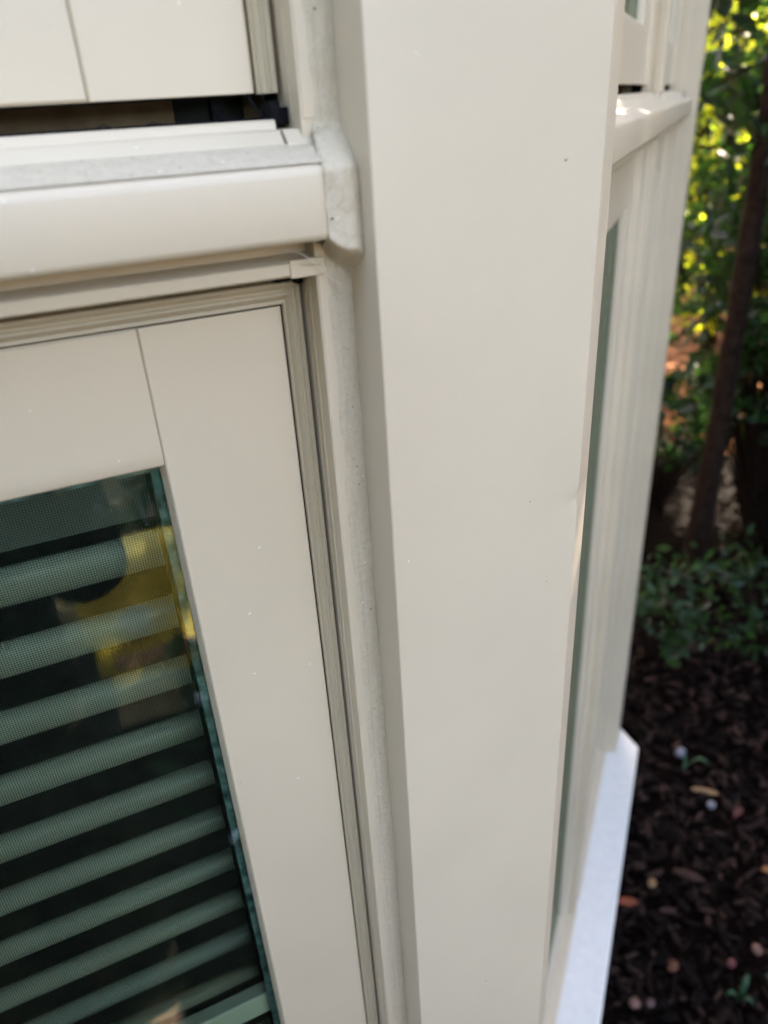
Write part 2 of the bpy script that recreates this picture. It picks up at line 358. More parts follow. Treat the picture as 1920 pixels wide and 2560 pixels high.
UA0, UA1 = -0.4874, 0.1176
lowA = window(FA, UA0, UA1, -2.120, -0.0917, 'window', 'lower casement window of the near wall with blinds behind it', 'green tinted pane with a faint etched mark in its top corner')
upA = window(FA, UA0, UA1, 0.0096, 0.86, 'window', 'upper window of the near wall, dark gap under its sash', 'pane of the upper near window', gap_bottom=1)
BW = ((0.512, 1.450), (1.527, 2.128))
for a, b in BW:
    i = BW.index((a, b))
    window(FB, a, b, -2.120, -0.0917, 'window', ('nearer', 'farther')[i] + ' lower window of the angled wall', 'tall pane of the lower angled window', M_FAR, False)
    window(FB, a, b, 0.0096, 0.86, 'window', ('nearer', 'farther')[i] + ' upper window of the angled wall', 'pane of the upper angled window', M_FAR, False, 1)

# black pile weather strip corners
def fuzzy(F, u, d, z, s, parent):
    b = MB(); v = []; f = []
    for i in range(190):
        p = Vector((u, d, z)) + Vector((random.uniform(-1, 1) * s[0], random.uniform(-1, 1) * s[1], random.uniform(-1, 1) * s[2]))
        q = p + Vector((random.gauss(0, .0008), abs(random.gauss(0.0012, .0008)), random.gauss(0, .0010)))
        k = len(v); w_ = 0.00022
        v += [F(p.x - w_, p.y, p.z), F(p.x + w_, p.y, p.z + w_), F(q.x, q.y, q.z)]; f.append((k, k + 1, k + 2))
    b.add(v, f); b.box(F, u - s[0], u + s[0], d - s[1], d + s[1], z - s[2], z + s[2])
    return b.build('weather_strip', M_BLACK, parent, fixn=False)
fuzzy(FA, 0.1222, 0.008, 0.0010, (0.0024, 0.006, 0.0048), upA)
fuzzy(FA, 0.1275, 0.004, -0.0005, (0.0022, 0.006, 0.0035), upA)
fuzzy(FA, 0.1180, 0.004, -0.0755, (0.0042, 0.004, 0.0020), lowA)
fuzzy(FA, 0.1262, 0.006, -0.0760, (0.0020, 0.005, 0.0030), lowA)

# operator arm and dark hardware visible through the gap
hw = MB(); hw.box(FA, 0.0985, 0.1040, -0.020, -0.012, -0.010, 0.02)
hw.tube([FA(0.112, -0.004, 0.014), FA(0.1165, 0.0, 0.004), FA(0.1195, 0.004, -0.001)], 0.0006, 6)
hw.build('latch', M_BLACK, upA)
cw = MB(); cw.tube([FA(0.040 + 0.05 * t, 0.012, -0.0010 + 0.0022 * noise.noise(Vector((t * 7, 0, 0)))) for t in [i / 14 for i in range(15)]], 0.00022, 5)
cw.build('debris', M_BLACK, upA)

# ---- sill beams (transoms)
def sill(F, ua, ub, label, m, parent=house):
    R = 0.0022
    pr_ = [(0.020, -0.0120), (0.0282, -0.0136), (0.0460, -0.0205), (0.0484, -0.0217), (0.0496, -0.0232), (0.0500, -0.0255), (0.0500, -0.0500), (0.0494, -0.0520), (0.0478, -0.0534), (0.0450, -0.0538), (0.020, -0.0538)]
    n = len(pr_); b = MB()
    # rounded ends: shrink the profile a little over the last millimetres
    st = [(ua, 0.0), (ua + 0.0001, 0.0)]
    ts = [(ua, 0.0)] + [(ub - 0.0045 + 0.0045 * math.sin(a), 0.0045 * (1 - math.cos(a))) for a in [i * math.pi / 2 / 6 for i in range(7)]]
    vs = [];
    for t, ins in ts:
        for d, z in pr_:
            vs.append(F(t, d - ins * (1 if d > 0.03 else 0), z))
    fs = [(k * n + i, k * n + (i + 1) % n, (k + 1) * n + (i + 1) % n, (k + 1) * n + i) for k in range(len(ts) - 1) for i in range(n)]
    fs += [tuple(range(n)), tuple(range((len(ts) - 1) * n, len(ts) * n))]
    b.add(vs, fs); o = b.build('sill', m, parent, smooth=True); o['label'] = label
    return o
sillA = sill(FA, UA0 - 0.013, 0.1318, 'rounded beige sill between the near upper and lower windows', M_PAINT)
sillB = sill(FB, 0.497, 2.150, 'long beige sill running along the angled wall', M_FAR)

# ---- caulk along the sill top and round its end
def tex3(p, s): return noise.fractal(Vector(p) * s, 0.9, 2.1, 5)
b = MB(); nu, nv = 260, 10; vs = []
for j in range(nv + 1):
    for i in range(nu + 1):
        t = i / nu; u = UA0 + (0.1352 - UA0) * t; v = j / nv
        d = 0.0274 + (0.0470 - 0.0274) * v; z = -0.0128 - (0.0206 - 0.0128) * v + 0.0006 * math.sin(math.pi * v)
        z += 0.0009 * tex3((u, d, 0), 220) * min(1, 4 * v * (1 - v) + .15) + 0.0006
        vs.append(FA(u, d, z))
b.add(vs, [(j * (nu + 1) + i, j * (nu + 1) + i + 1, (j + 1) * (nu + 1) + i + 1, (j + 1) * (nu + 1) + i) for j in range(nv) for i in range(nu)])
b.build('sill_caulk', M_CAULK, sillA, smooth=True)

def sstep(a, b_, x):
    t = max(0.0, min(1.0, (x - a) / (b_ - a))); return t * t * (3 - 2 * t)
def caulk_strip(F, sgn, ul, ur, name, label, m, fine=True):
    """vertical bead from frame face (ul) to post return (ur); swells out round the sill end"""
    zs = []; z = ZB
    while z < 0.93:
        near = abs(z + 0.04) < 0.07
        zs.append(z); z += (0.0011 if near else (0.006 if abs(z) < 0.9 else 0.02)) if fine else 0.02
    nt_ = 22 if fine else 4; vs = []
    for z in zs:
        for k in range(nt_ + 1):
            t = k / nt_
            # edges of the swelling around the sill end
            top = sstep(-0.0030, -0.0245, z) if z > -0.0245 else 1.0
            zc = -0.0560 - 0.0150 * t ** 1.6 - 0.003 * math.sin(5 * t)
            bot = sstep(zc - 0.0050 - 0.006 * t, zc + 0.0040 + 0.003 * t, z)
            sw = top * bot
            L = ul + (0.1300 - 0.1348) * sw * (1 if fine else 0)
            u = L + (ur - L) * t
            d = 0.0284 + 0.0012 * math.sin(math.pi * t) - 0.0006 + 0.0212 * sw * (1.0 - 0.16 * max(0.0, 2 * t - 1.15) ** 2 / 0.72)
            if fine:
                # tooled ridges, lip under the lump, grain
                d += 0.0005 * sstep(0.006, 0.0, abs(z - zc - 0.0030)) * sw + 0.0009 * tex3((u, z, 7), 45) * sw
                d += 0.0007 * tex3((u, z * 0.45, 1), 130) + 0.0003 * tex3((u, z, 4), 700)
                d -= 0.0007 * sstep(0.0012, 0.0, abs(t - 0.35) * 0.014) * (1 - sw)
                u += (0.0006 * tex3((0, z, 9), 60) + 0.0004 * tex3((0, z, 2), 300)) * (0 if k == nt_ else 1) * (1 if k < 3 else 0.2)
            if k == 0: d = 0.0262 + (0.0208) * sw
            vs.append(F(u, d, z))
    b = MB(); n = nt_ + 1
    b.add(vs, [(j * n + i, j * n + i + 1, (j + 1) * n + i + 1, (j + 1) * n + i) for j in range(len(zs) - 1) for i in range(nt_)])
    o = b.build(name, m, house, smooth=True)
    if label: o['label'] = label
    return o
caulkA = caulk_strip(FA, 1, 0.1348, 0.1494, 'caulk_bead', 'gritty grey caulk bead swelling round the end of the near sill', M_CAULK)
caulkB = caulk_strip(FB, 1, 2.1435, 2.160, 'caulk_bead', 'distant caulk bead beside the far post', M_CAULK, False)
# thread of cobweb / hair under the lump
th_ = MB(); th_.tube([FA(0.112 + 0.030 * t, 0.036 - 0.006 * t, -0.0575 - 0.0185 * t + 0.0025 * math.sin(5 * t)) for t in [i / 16 for i in range(17)]], 0.00013, 5)
th_.build('cobweb_thread', M_THREAD, caulkA)
for (u, z, L, a) in ((0.133, -0.008, 0.010, 0.35), (0.128, -0.0155, 0.009, 0.15), (0.122, -0.066, 0.010, -0.1), (0.137, -0.054, 0.004, 0.8), (0.1385, -0.085, 0.006, 1.4)):
    tf = MB(); tf.tube([FA(u + L * t * math.cos(a), 0.0305 + 0.001 * math.sin(3 * t), z + L * t * math.sin(a)) for t in (0, .3, .6, 1)], 0.00022, 5); tf.build('caulk_sliver', M_CAULK, caulkA)

# ---- corner posts (bent metal cladding), lofted so the edge can carry its dent
def arc(cx, cy, r, a0, a1, n=5): return [(cx + r * math.cos(a0 + (a1 - a0) * i / n), cy + r * math.sin(a0 + (a1 - a0) * i / n)) for i in range(n + 1)]
def post(pl, pc, pr, back, name, label, m, zs, dent=None, rad=0.0016):
    """pl left front corner, pc bend, pr end of the second facet, back: rest of the outline, all in plan"""
    def rnd(p, a, b, r):
        p = Vector(p); da = (Vector(a) - p).normalized(); db = (Vector(b) - p).normalized()
        ang = da.angle(db); L = r / math.tan(ang / 2); s = p + da * L; e = p + db * L
        o = []
        for i in range(6):
            t = i / 5; q = s * (1 - t) ** 2 + p * 2 * t * (1 - t) + e * t * t; o.append((q.x, q.y))
        return o
    out = rnd(pl, back[-1], pc, rad)
    # dense run across the face near the bend
    A = Vector(out[-1]); B = Vector(rnd(pc, pl, pr, rad * 0.8)[0])
    for t in (0.3, 0.6, 0.75, 0.82, 0.86, 0.89, 0.92, 0.94, 0.96, 0.975, 0.99): q = A.lerp(B, t); out.append((q.x, q.y))
    out += rnd(pc, pl, pr, rad * 0.8)
    out += rnd(pr, pc, back[0], rad * 0.4) + list(back)
    n = len(out); vs = []
    for z in zs:
        for i, (x, y) in enumerate(out):
            if dent and i < n - len(back) - 6:
                dd = math.hypot(x - pc[0], y - pc[1]); k = math.exp(-((z - dent) / 0.0055) ** 2) * math.exp(-(dd / 0.006) ** 2)
                k2 = math.exp(-((z - dent + 0.004) / 0.010) ** 2) * math.exp(-(dd / 0.018) ** 2)
                y = y + 0.0008 * k + 0.0005 * k2; x = x - 0.0006 * k
                x += 0.00012 * noise.noise(Vector((z * 40, i * 0.05, 0))); y += 0.00025 * noise.noise(Vector((z * 14, x * 14, 5)))
            vs.append(U(x, y, z))
    fs = [(k * n + i, k * n + (i + 1) % n, (k + 1) * n + (i + 1) % n, (k + 1) * n + i) for k in range(len(zs) - 1) for i in range(n)]
    fs += [tuple(range(n)), tuple(range((len(zs) - 1) * n, len(zs) * n))]
    b = MB(); b.add(vs, fs); o = b.build(name, m, house, smooth=True); o['label'] = label
    return o
zs = [ZB]; z = ZB
while z < 0.94:
    z += 0.0014 if abs(z + 0.226) < 0.02 else 0.02
    zs.append(min(z, 0.95))
pcorner = (0.2797, 0.339)
postA = post((0.149, 0.339), pcorner, FBn(0.4765, -0.0556), [FBn(0.4765, -0.160), (0.30, 0.46), (0.149, 0.43)], 'corner_post',
             'broad smooth beige corner post in the middle, small dent on its right edge', M_POST, zs, dent=-0.226)
# thin hemmed edge lying just inside the post's bend, along the second facet
hm = MB(); p0 = FBn(0.4775, -0.0580); p1 = FBn(0.4925, -0.0590); p2 = FBn(0.4925, -0.0620); p3 = FBn(0.4775, -0.0620)
hm.prism([p0, p1, p2, p3], U, -0.075, ZT); hm.build('hem', M_FAR, postA, bevel=0.0003)
# far post, at the next bend
c2 = (math.cos(2 * TH), math.sin(2 * TH)); e = FBn(2.300, -0.0690)
postB = post(FBn(2.163, -0.0690), e, (e[0] + 0.045 * c2[0], e[1] + 0.045 * c2[1]), [(e[0] + 0.045 * c2[0] - 0.1, e[1] + 0.045 * c2[1] + 0.02), FBn(2.18, -0.24), FBn(2.163, -0.17)],
             'corner_post', 'narrow out-of-focus beige post at the far end of the angled wall', M_FAR, [ZB, -1, 0, 0.95])
# left post (out of frame) and mullions
for F, a, b_, d in ((FA, -0.655, -0.520, 0.061),):
    k = MB(); k.box(F, a, b_, -0.10, d, ZB, ZT); k.build('corner_post', M_PAINT, house, bevel=0.001)
k = MB(); k.box(FB, 1.4635, 1.5140, -0.10, 0.0240, ZB, ZT); mo = k.build('mullion', M_FAR, house, bevel=0.0012); mo['label'] = 'flat mullion strip between the two angled windows'
for F, a, b_ in ((FA, UA0 - 0.034, UA0 - 0.0125), (FA, 0.1300, 0.1495), (FB, 0.4770, 0.4985), (FB, 2.1405, 2.165)):
    k = MB(); k.box(F, a, b_, -0.08, 0.0274, ZB, ZT); k.build('casing', M_PAINT if F is FA else M_FAR, house, bevel=0.0005)

# ---- walls, ledge, roof, room
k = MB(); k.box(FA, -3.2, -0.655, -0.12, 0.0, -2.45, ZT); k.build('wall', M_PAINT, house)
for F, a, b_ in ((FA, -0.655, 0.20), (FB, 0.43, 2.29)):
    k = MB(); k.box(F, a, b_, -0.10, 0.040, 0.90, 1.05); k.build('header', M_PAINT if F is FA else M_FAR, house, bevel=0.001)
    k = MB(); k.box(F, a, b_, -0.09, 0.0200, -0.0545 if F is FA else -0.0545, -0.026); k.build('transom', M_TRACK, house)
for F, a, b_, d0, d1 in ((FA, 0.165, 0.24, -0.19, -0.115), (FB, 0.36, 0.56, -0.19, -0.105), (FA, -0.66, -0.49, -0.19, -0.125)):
    k = MB(); k.box(F, a, b_, d0, d1, ZB, ZT); k.build('added_lining', M_WALL_IN, house)  # dark boxes added to keep lit interior trim out of the gaps
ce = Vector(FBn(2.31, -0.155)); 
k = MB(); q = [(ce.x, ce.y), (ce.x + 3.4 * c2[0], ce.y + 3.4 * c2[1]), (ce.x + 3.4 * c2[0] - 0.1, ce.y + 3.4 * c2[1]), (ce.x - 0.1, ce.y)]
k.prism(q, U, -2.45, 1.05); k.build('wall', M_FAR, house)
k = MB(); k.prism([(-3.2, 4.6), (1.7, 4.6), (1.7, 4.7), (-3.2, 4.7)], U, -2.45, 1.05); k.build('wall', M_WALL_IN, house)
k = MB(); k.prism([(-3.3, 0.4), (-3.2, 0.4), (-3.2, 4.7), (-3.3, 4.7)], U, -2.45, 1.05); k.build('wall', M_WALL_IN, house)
def outline(off_a, off_b, uc=None):
    # plan outline of the bay at an outward offset from the sash planes
    ya = 0.40 - off_a; nb = NB + off_b
    x1 = (nb + ya * cB) / sB
    s2 = (2.31 if uc is None else uc); p2_ = FBn(s2, nb)
    return [(-3.2, ya), (x1, ya), p2_, (p2_[0] + 3.3 * c2[0], p2_[1] + 3.3 * c2[1]), (-3.2, 4.6)]
k = MB(); k.prism(outline(0.10, 0.10, 2.33), U, 1.05, 1.12); k.build('roof', M_ROOF, house, bevel=0.004)
k = MB(); k.prism(outline(-0.10, -0.10, 2.26), U, -2.169, -2.150); k.build('room_floor', M_FLOOR_IN, house)
k = MB(); k.prism(outline(-0.10, -0.10, 2.26), U, 1.0, 1.03); k.build('ceiling', M_WALL_IN, house)
k = MB(); k.prism(outline(0.129, 0.1374, 2.23), U, -2.45, -2.170); lg = k.build('ledge', M_WHITE, house, bevel=0.006); lg['label'] = 'bright white projecting ledge under the angled wall windows'
for F, a, b_ in ((FA, -0.66, 0.2955), (FB, 0.412, 2.27)):
    k = MB(); k.box(F, a, b_, -0.08, 0.052 if F is FA else 0.004, -2.1695, -2.156); k.build('sill_plate', M_PAINT if F is FA else M_FAR, house, bevel=0.002)

# etched maker's mark on the lower pane, seen mirrored through the glass
def etched(lines, u, z, size, rot, name):
    for i, tx in enumerate(lines):
        cu = bpy.data.curves.new(name, 'FONT'); cu.body = tx; cu.size = size * K; cu.extrude = 0; cu.space_character = 1.15
        o = bpy.data.objects.new(name, cu); col.objects.link(o); bpy.context.view_layer.update()
        me = bpy.data.meshes.new_from_object(o.evaluated_get(bpy.context.evaluated_depsgraph_get())); bpy.data.objects.remove(o)
        me.materials.clear(); me.materials.append(M_ETCHG)
        for v in me.vertices:
            x, y = -v.co.x / K, v.co.y / K - i * size * 1.25
            x, y = x * math.cos(rot) - y * math.sin(rot), x * math.sin(rot) + y * math.cos(rot)
            v.co = FA(u + x, -0.0114, z + y)
        ob = bpy.data.objects.new(name, me); col.objects.link(ob); ob.parent = lowA
m, nt_, bs_ = mat('etch'); nt_.links.new(mixc(nt_, 0.0, (0.55, 0.62, 0.58), (0, 0, 0)), bs_.inputs['Base Color'])
tr_ = N(nt_, 'ShaderNodeBsdfTransparent'); mx_ = N(nt_, 'ShaderNodeMixShader'); mx_.inputs[0].default_value = 0.09
nt_.links.new(tr_.outputs[0], mx_.inputs[1]); nt_.links.new(bs_.outputs[0], mx_.inputs[2]); nt_.links.new(mx_.outputs[0], nt_.nodes['Material Output'].inputs[0])
M_ETCHG = m
etched(['2019', 'II 1  12', 'AH 03'], 0.0120, -0.1840, 0.0042, 0.06, 'etched_mark')
etched(['CANADA', 'CIG 12', 'AW SC'], 0.0240, -0.1890, 0.0042, math.radians(96), 'etched_mark')
etched(['SSE', 'AN'], 0.0290, -0.2290, 0.0042, math.radians(98), 'etched_mark')

# ------------------------------------------------------------------ venetian blind (hangs inside: its own thing)
blind = empty('venetian_blind', U(-0.2, 0.49, -0.1))
tag(blind, 'pale slatted venetian blind hanging behind the lower near window', 'blind')
bl_inv = Vector(blind.location)
def bslat(z):
    """a tilted, curved slat: upper lip turned to the sky, lower part leaning into the room"""
    c = [(0.0095, 0.0006), (0.0060, -0.0004), (0.0030, -0.0026), (0.0008, -0.0058), (0.0, -0.0096), (0.0014, -0.0145), (0.0048, -0.0215), (0.0095, -0.0280), (0.0160, -0.0335), (0.0240, -0.0385)]
    poly = c + [(a + 0.0022, b_ - 0.0008) for a, b_ in reversed(c)]
    b = MB(); b.prism(poly, lambda a, c_, t: tuple(Vector(U(t, 0.488 + a, z + c_)) - bl_inv), -0.50, 0.0515)
    return b
z = -0.256; first = None; k = 0
while z > -2.08:
    o = bslat(z).build('slat', M_SLAT, blind, smooth=True); z -= 0.0572; k += 1
lc = MB()
for u in (-0.40,):
    for y in (0.484, 0.514):
        lc.tube([tuple(Vector(U(u, y, zz)) - bl_inv) for zz in (-0.10, -1.0, -2.12)], 0.0009, 6)
lc.build('ladder_cord', M_CORD, blind)
hr = MB(); hr.prism([(-0.50, 0.462), (0.0515, 0.462), (0.0515, 0.54), (-0.50, 0.54)], lambda a, b_, t: tuple(Vector(U(a, b_, t)) - bl_inv), -0.228, -0.10); hr.build('head_rail', simple('shaded_valance', (0.20, 0.21, 0.185), 0.6), blind, bevel=0.001)  # the tone of a slat in shade is put into this colour
# interior stop across the pane
k = MB(); k.box(FA, UA0 + 0.07, 0.0440, -0.040, -0.026, -0.745, -0.7165); cr = k.build('cross_rail', M_SLAT, lowA, bevel=0.0015)

# ------------------------------------------------------------------ trees, shrubs, far wood
def leaf_mesh(C, size, name, m, parent=None, flat=0.0, narrow=0.55):
    """C: (n,3) leaf centres; each leaf is a small folded blade with its own direction"""
    n = len(C); a = rng.normal(size=(n, 3)); a[:, 2] -= flat; a /= np.linalg.norm(a, axis=1)[:, None]
    b_ = rng.normal(size=(n, 3)); b_ -= a * (a * b_).sum(1)[:, None]; b_ /= np.linalg.norm(b_, axis=1)[:, None]
    c_ = np.cross(a, b_); L = (size * rng.uniform(0.6, 1.4, n))[:, None]
    v = np.empty((n, 6, 3))
    v[:, 0] = C - a * L; v[:, 1] = C - a * L * 0.1 + b_ * L * narrow + c_ * L * 0.15; v[:, 2] = C + a * L * 0.6 + b_ * L * narrow * 0.6 + c_ * L * .12
    v[:, 3] = C + a * L * 1.1; v[:, 4] = C + a * L * 0.6 - b_ * L * narrow * 0.6 + c_ * L * .12; v[:, 5] = C - a * L * 0.1 - b_ * L * narrow + c_ * L * 0.15
    me = bpy.data.meshes.new(name); idx = np.arange(n)[:, None] * 6
    f = np.concatenate([idx + [0, 1, 2, 3], idx + [0, 3, 4, 5]], axis=0)
    me.vertices.add(n * 6); me.vertices.foreach_set('co', v.reshape(-1).astype(np.float32))
    me.loops.add(len(f) * 4); me.loops.foreach_set('vertex_index', f.reshape(-1).astype(np.int32))
    me.polygons.add(len(f)); me.polygons.foreach_set('loop_start', np.arange(0, len(f) * 4, 4, dtype=np.int32))
    try: me.polygons.foreach_set('loop_total', np.full(len(f), 4, dtype=np.int32))
    except Exception: pass
    me.update(calc_edges=True); me.validate(); me.materials.append(m)
    o = bpy.data.objects.new(name, me); col.objects.link(o)
    if parent: o.parent = parent
    return o

def tree(kind, x, y, h, r, lo, nspray, nleaf, lsize, m, label, cat, tr=0.07, group=None, droop=0.35, lean=(0, 0)):
    root = empty(kind, (x, y, 0)); tag(root, label, cat, group)
    tb = MB(); n = 9; ax = []
    for i in range(n):
        t = i / (n - 1); ax.append(Vector((lean[0] * t + 0.05 * math.sin(3 * t + x), lean[1] * t + 0.05 * math.cos(4 * t + y) - 0.05, h * 0.97 * t - 0.05)))
    tb.tube(ax, [tr * (1.35 if i == 0 else 1) * (1 - 0.85 * i / (n - 1)) for i in range(n)], 9)
    Cs = []
    for k in range(nspray):
        t = lo + (1 - lo) * ((k + random.random()) / nspray) ** 0.9; a = k * 2.39996 + random.uniform(-.4, .4)
        rr = r * (1.05 - t) ** 0.7 * random.uniform(0.5, 1.05) * min(1, 0.5 + (t - lo) * 4)
        p0 = ax[min(n - 1, int(t * (n - 1)))].copy(); p0.z = h * t * 0.97
        tip = p0 + Vector((math.cos(a) * rr, math.sin(a) * rr, -droop * rr + 0.25 * rr * random.random()))
        mid = p0.lerp(tip, 0.5) + Vector((0, 0, 0.10 * rr))
        if k % 2 == 0: tb.tube([p0, mid, tip], [tr * 0.24, tr * 0.14, tr * 0.05], 5)
        for j in range(nleaf):
            s = 0.25 + 0.8 * math.sqrt(random.random()); q = p0.lerp(mid, min(1, s * 2)) if s < .5 else mid.lerp(tip, (s - .5) * 2)
            sg = 0.035 + 0.11 * r * (1 - abs(s - .6)) * 0.6
            Cs.append((q.x + random.gauss(0, sg), q.y + random.gauss(0, sg), q.z + random.gauss(0, sg * 0.55) - 0.03))
    tb.build('trunk', M_BARK, root, smooth=True)
    leaf_mesh(np.array(Cs), lsize, 'crown', m, root, flat=0.7)
    return root
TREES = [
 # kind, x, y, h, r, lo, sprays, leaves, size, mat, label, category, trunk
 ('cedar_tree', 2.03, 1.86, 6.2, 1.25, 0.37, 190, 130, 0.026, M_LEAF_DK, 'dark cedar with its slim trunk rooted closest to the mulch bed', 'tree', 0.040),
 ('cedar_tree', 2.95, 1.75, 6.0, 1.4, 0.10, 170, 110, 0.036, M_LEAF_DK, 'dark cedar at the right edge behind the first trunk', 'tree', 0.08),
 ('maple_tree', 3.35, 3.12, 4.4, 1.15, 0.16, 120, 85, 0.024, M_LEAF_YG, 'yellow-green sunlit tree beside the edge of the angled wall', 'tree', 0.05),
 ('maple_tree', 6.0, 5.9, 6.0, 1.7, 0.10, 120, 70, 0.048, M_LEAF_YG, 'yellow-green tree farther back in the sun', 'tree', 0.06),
 ('cedar_tree', 3.3, 0.55, 6.0, 1.3, 0.06, 100, 70, 0.036, M_LEAF_DK, 'dark cedar added for shade near the right end of the bed', 'tree', 0.08),  # added out of view to shade the bay
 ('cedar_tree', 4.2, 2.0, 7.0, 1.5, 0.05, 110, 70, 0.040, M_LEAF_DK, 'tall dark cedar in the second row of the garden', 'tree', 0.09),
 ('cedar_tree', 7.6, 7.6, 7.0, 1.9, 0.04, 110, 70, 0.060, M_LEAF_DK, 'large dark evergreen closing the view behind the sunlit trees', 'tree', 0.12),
 ('cedar_tree', 2.7, -2.35, 5.0, 1.1, 0.04, 110, 80, 0.045, M_LEAF_DK, 'dark cedar added behind and right of the photographer to shade the angled wall', 'tree', 0.09),  # added out of view to cut sky light on the angled wall
 ('cedar_tree', 3.8, -2.0, 6.4, 1.3, 0.04, 110, 80, 0.045, M_LEAF_DK, 'tall dark cedar added right of the lower one to shade the angled wall', 'tree', 0.09),  # added out of view, darkens the angled wall further
 ('cedar_tree', 3.6, -0.7, 6.5, 1.4, 0.05, 110, 80, 0.042, M_LEAF_DK, 'dark cedar added beyond the bed to darken the angled wall', 'tree', 0.09),  # added out of view so the angled wall gets less sky
 ('cedar_tree', 5.0, 0.9, 7.5, 1.7, 0.04, 120, 80, 0.05, M_LEAF_DK, 'broad dark cedar added for shade outside the right edge of the view', 'tree', 0.11),  # added out of view, also hides sky from the angled wall
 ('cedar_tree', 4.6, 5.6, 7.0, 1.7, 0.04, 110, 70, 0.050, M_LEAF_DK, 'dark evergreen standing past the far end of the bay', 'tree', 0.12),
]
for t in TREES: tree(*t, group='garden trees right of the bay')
for x, y, h, r, lb in ((-2.4, -2.7, 6.6, 1.5, 'broad dark evergreen added left and behind the photographer to block light'),
                       (-4.6, -1.5, 6.5, 1.5, 'dark evergreen added on the left side of the grass to block light'), (-2.9, -4.9, 7.4, 1.8, 'dark evergreen added at the far left corner of the grass to block light'), (-6.2, -3.6, 8.5, 2.2, 'large dark evergreen added farthest to the left to block light')):
    tree('cedar_tree', x, y, h, r, 0.02, 150, 95, 0.055, M_LEAF_DK, lb, 'tree', 0.1, group='evergreens added left of the camera to block light')  # unseen trees added so left-facing returns get less light

# low leafy shrubs at the back of the bed
def shrub(x, y, h, r, n, size, m, label):
    root = empty('shrub', (x, y, 0)); tag(root, label, 'shrub', 'low shrubs at the back of the mulch bed')
    sb_ = MB(); Cs = []
    for k in range(n):
        a = k * 2.4; rr = r * random.uniform(.3, 1); tip = Vector((math.cos(a) * rr, math.sin(a) * rr, h * random.uniform(.45, 1)))
        sb_.tube([Vector((0, 0, -0.02)), tip * 0.5 + Vector((0, 0, .05)), tip], [0.006, 0.004, 0.0015], 5)
        for j in range(26): Cs.append(tuple(tip + Vector((random.gauss(0, .045), random.gauss(0, .045), random.gauss(0, .03)))))
    sb_.build('stem', M_BARK, root, smooth=True); leaf_mesh(np.array(Cs), size, 'foliage', m, root, narrow=0.5)
shrub(1.62, 1.50, 0.34, 0.20, 12, 0.020, M_LEAF_MID, 'low green shrub next to the far end of the white ledge')
shrub(1.95, 1.38, 0.36, 0.26, 14, 0.020, M_LEAF_MID, 'spreading low shrub under the dark cedar trunk')
shrub(2.52, 1.90, 1.5, 0.42, 150, 0.026, M_LEAF_MID, 'taller shrub with bright leaves beside the cedar trunk')
shrub(2.45, 2.40, 0.62, 0.42, 46, 0.028, M_LEAF_DK, 'dark low bush behind the cedar trunk near the bay end')
shrub(3.25, 2.20, 0.75, 0.45, 26, 0.032, M_LEAF_DK, 'dark bush in the shade right of the yellow-green tree')
shrub(2.85, 1.95, 0.55, 0.35, 20, 0.026, M_LEAF_MID, 'small bush between the two dark cedar trunks')
shrub(3.02, 2.15, 2.35, 0.50, 110, 0.034, M_LEAF_DK, 'tall dark bush added at the right edge to keep sun off the ledge')  # bush added to stop sun spots falling on the white ledge
shrub(2.35, 1.15, 0.45, 0.3, 14, 0.022, M_LEAF_MID, 'low shrub at the right edge of the picture above the mulch')

# far wood closing the horizon all round
n = 26000; a = rng.uniform(0, 2 * math.pi, n); rad_ = rng.uniform(13, 17, n)
hh = 8.5 * rng.uniform(0, 1, n) ** 0.8 * (0.75 + 0.25 * np.sin(a * 9) * np.sin(a * 4 + 1))
keep = ~((a > math.radians(33)) & (a < math.radians(46)) & (hh > 3.9)) & ~((a > math.radians(215)) & (a < math.radians(330)) & (hh > 3.2))
C_ = np.stack([np.cos(a) * rad_, np.sin(a) * rad_, hh], 1)[keep]
tag(leaf_mesh(C_, 0.26, 'far_wood', leaf_mat('wood_leaf', [(0.006, 0.013, 0.005), (0.014, 0.028, 0.008), (0.035, 0.05, 0.012)], 0.35), narrow=.6), 'mass of dark woodland foliage far behind the garden', 'woodland', kind='stuff')

# ------------------------------------------------------------------ mulch
def chips(n, x0, x1, y0, y1, seed, lmin, lmax):
    r = np.random.default_rng(seed); b = MB()
    for i in range(n):
        x = r.uniform(x0, x1); y = r.uniform(y0, y1)
        L = r.uniform(lmin, lmax) * 0.5; W = L * r.uniform(0.16, 0.5); T = W * r.uniform(0.3, 0.8)
        a = r.uniform(0, math.pi); p = r.normal(0, 0.32); q = r.uniform(-1, 1)
        ca, sa = math.cos(a), math.sin(a); z = r.uniform(0.004, 0.030)
        vs = []
        for s_, k1 in ((-1, .55), (-.4, 1), (.5, .95), (1, .5)):
            k1 *= r.uniform(.8, 1.2)
            for (u_, v_) in ((-1, -.6), (1, -.8), (.7, 1), (-.8, .8)):
                X = s_ * L; Y = u_ * W * k1; Z = v_ * T * k1 + abs(s_) * L * 0.08
                Y, Z = Y * math.cos(q) - Z * math.sin(q), Y * math.sin(q) + Z * math.cos(q)
                X, Z = X * math.cos(p) - Z * math.sin(p), X * math.sin(p) + Z * math.cos(p)
                vs.append((x + X * ca - Y * sa, y + X * sa + Y * ca, z + Z + 0.008))
        fs = [(4 * k + j, 4 * k + (j + 1) % 4, 4 * k + 4 + (j + 1) % 4, 4 * k + 4 + j) for k in range(3) for j in range(4)] + [(3, 2, 1, 0), (12, 13, 14, 15)]
        b.add(vs, fs)
    return b
cb = chips(7600, 0.55, 2.3, 0.25, 1.75, 3, 0.006, 0.046)
tag(cb.build('mulch', M_CHIP, fixn=False), 'dark brown shredded bark mulch covering the bed', 'mulch', kind='stuff')

GK = 1.017
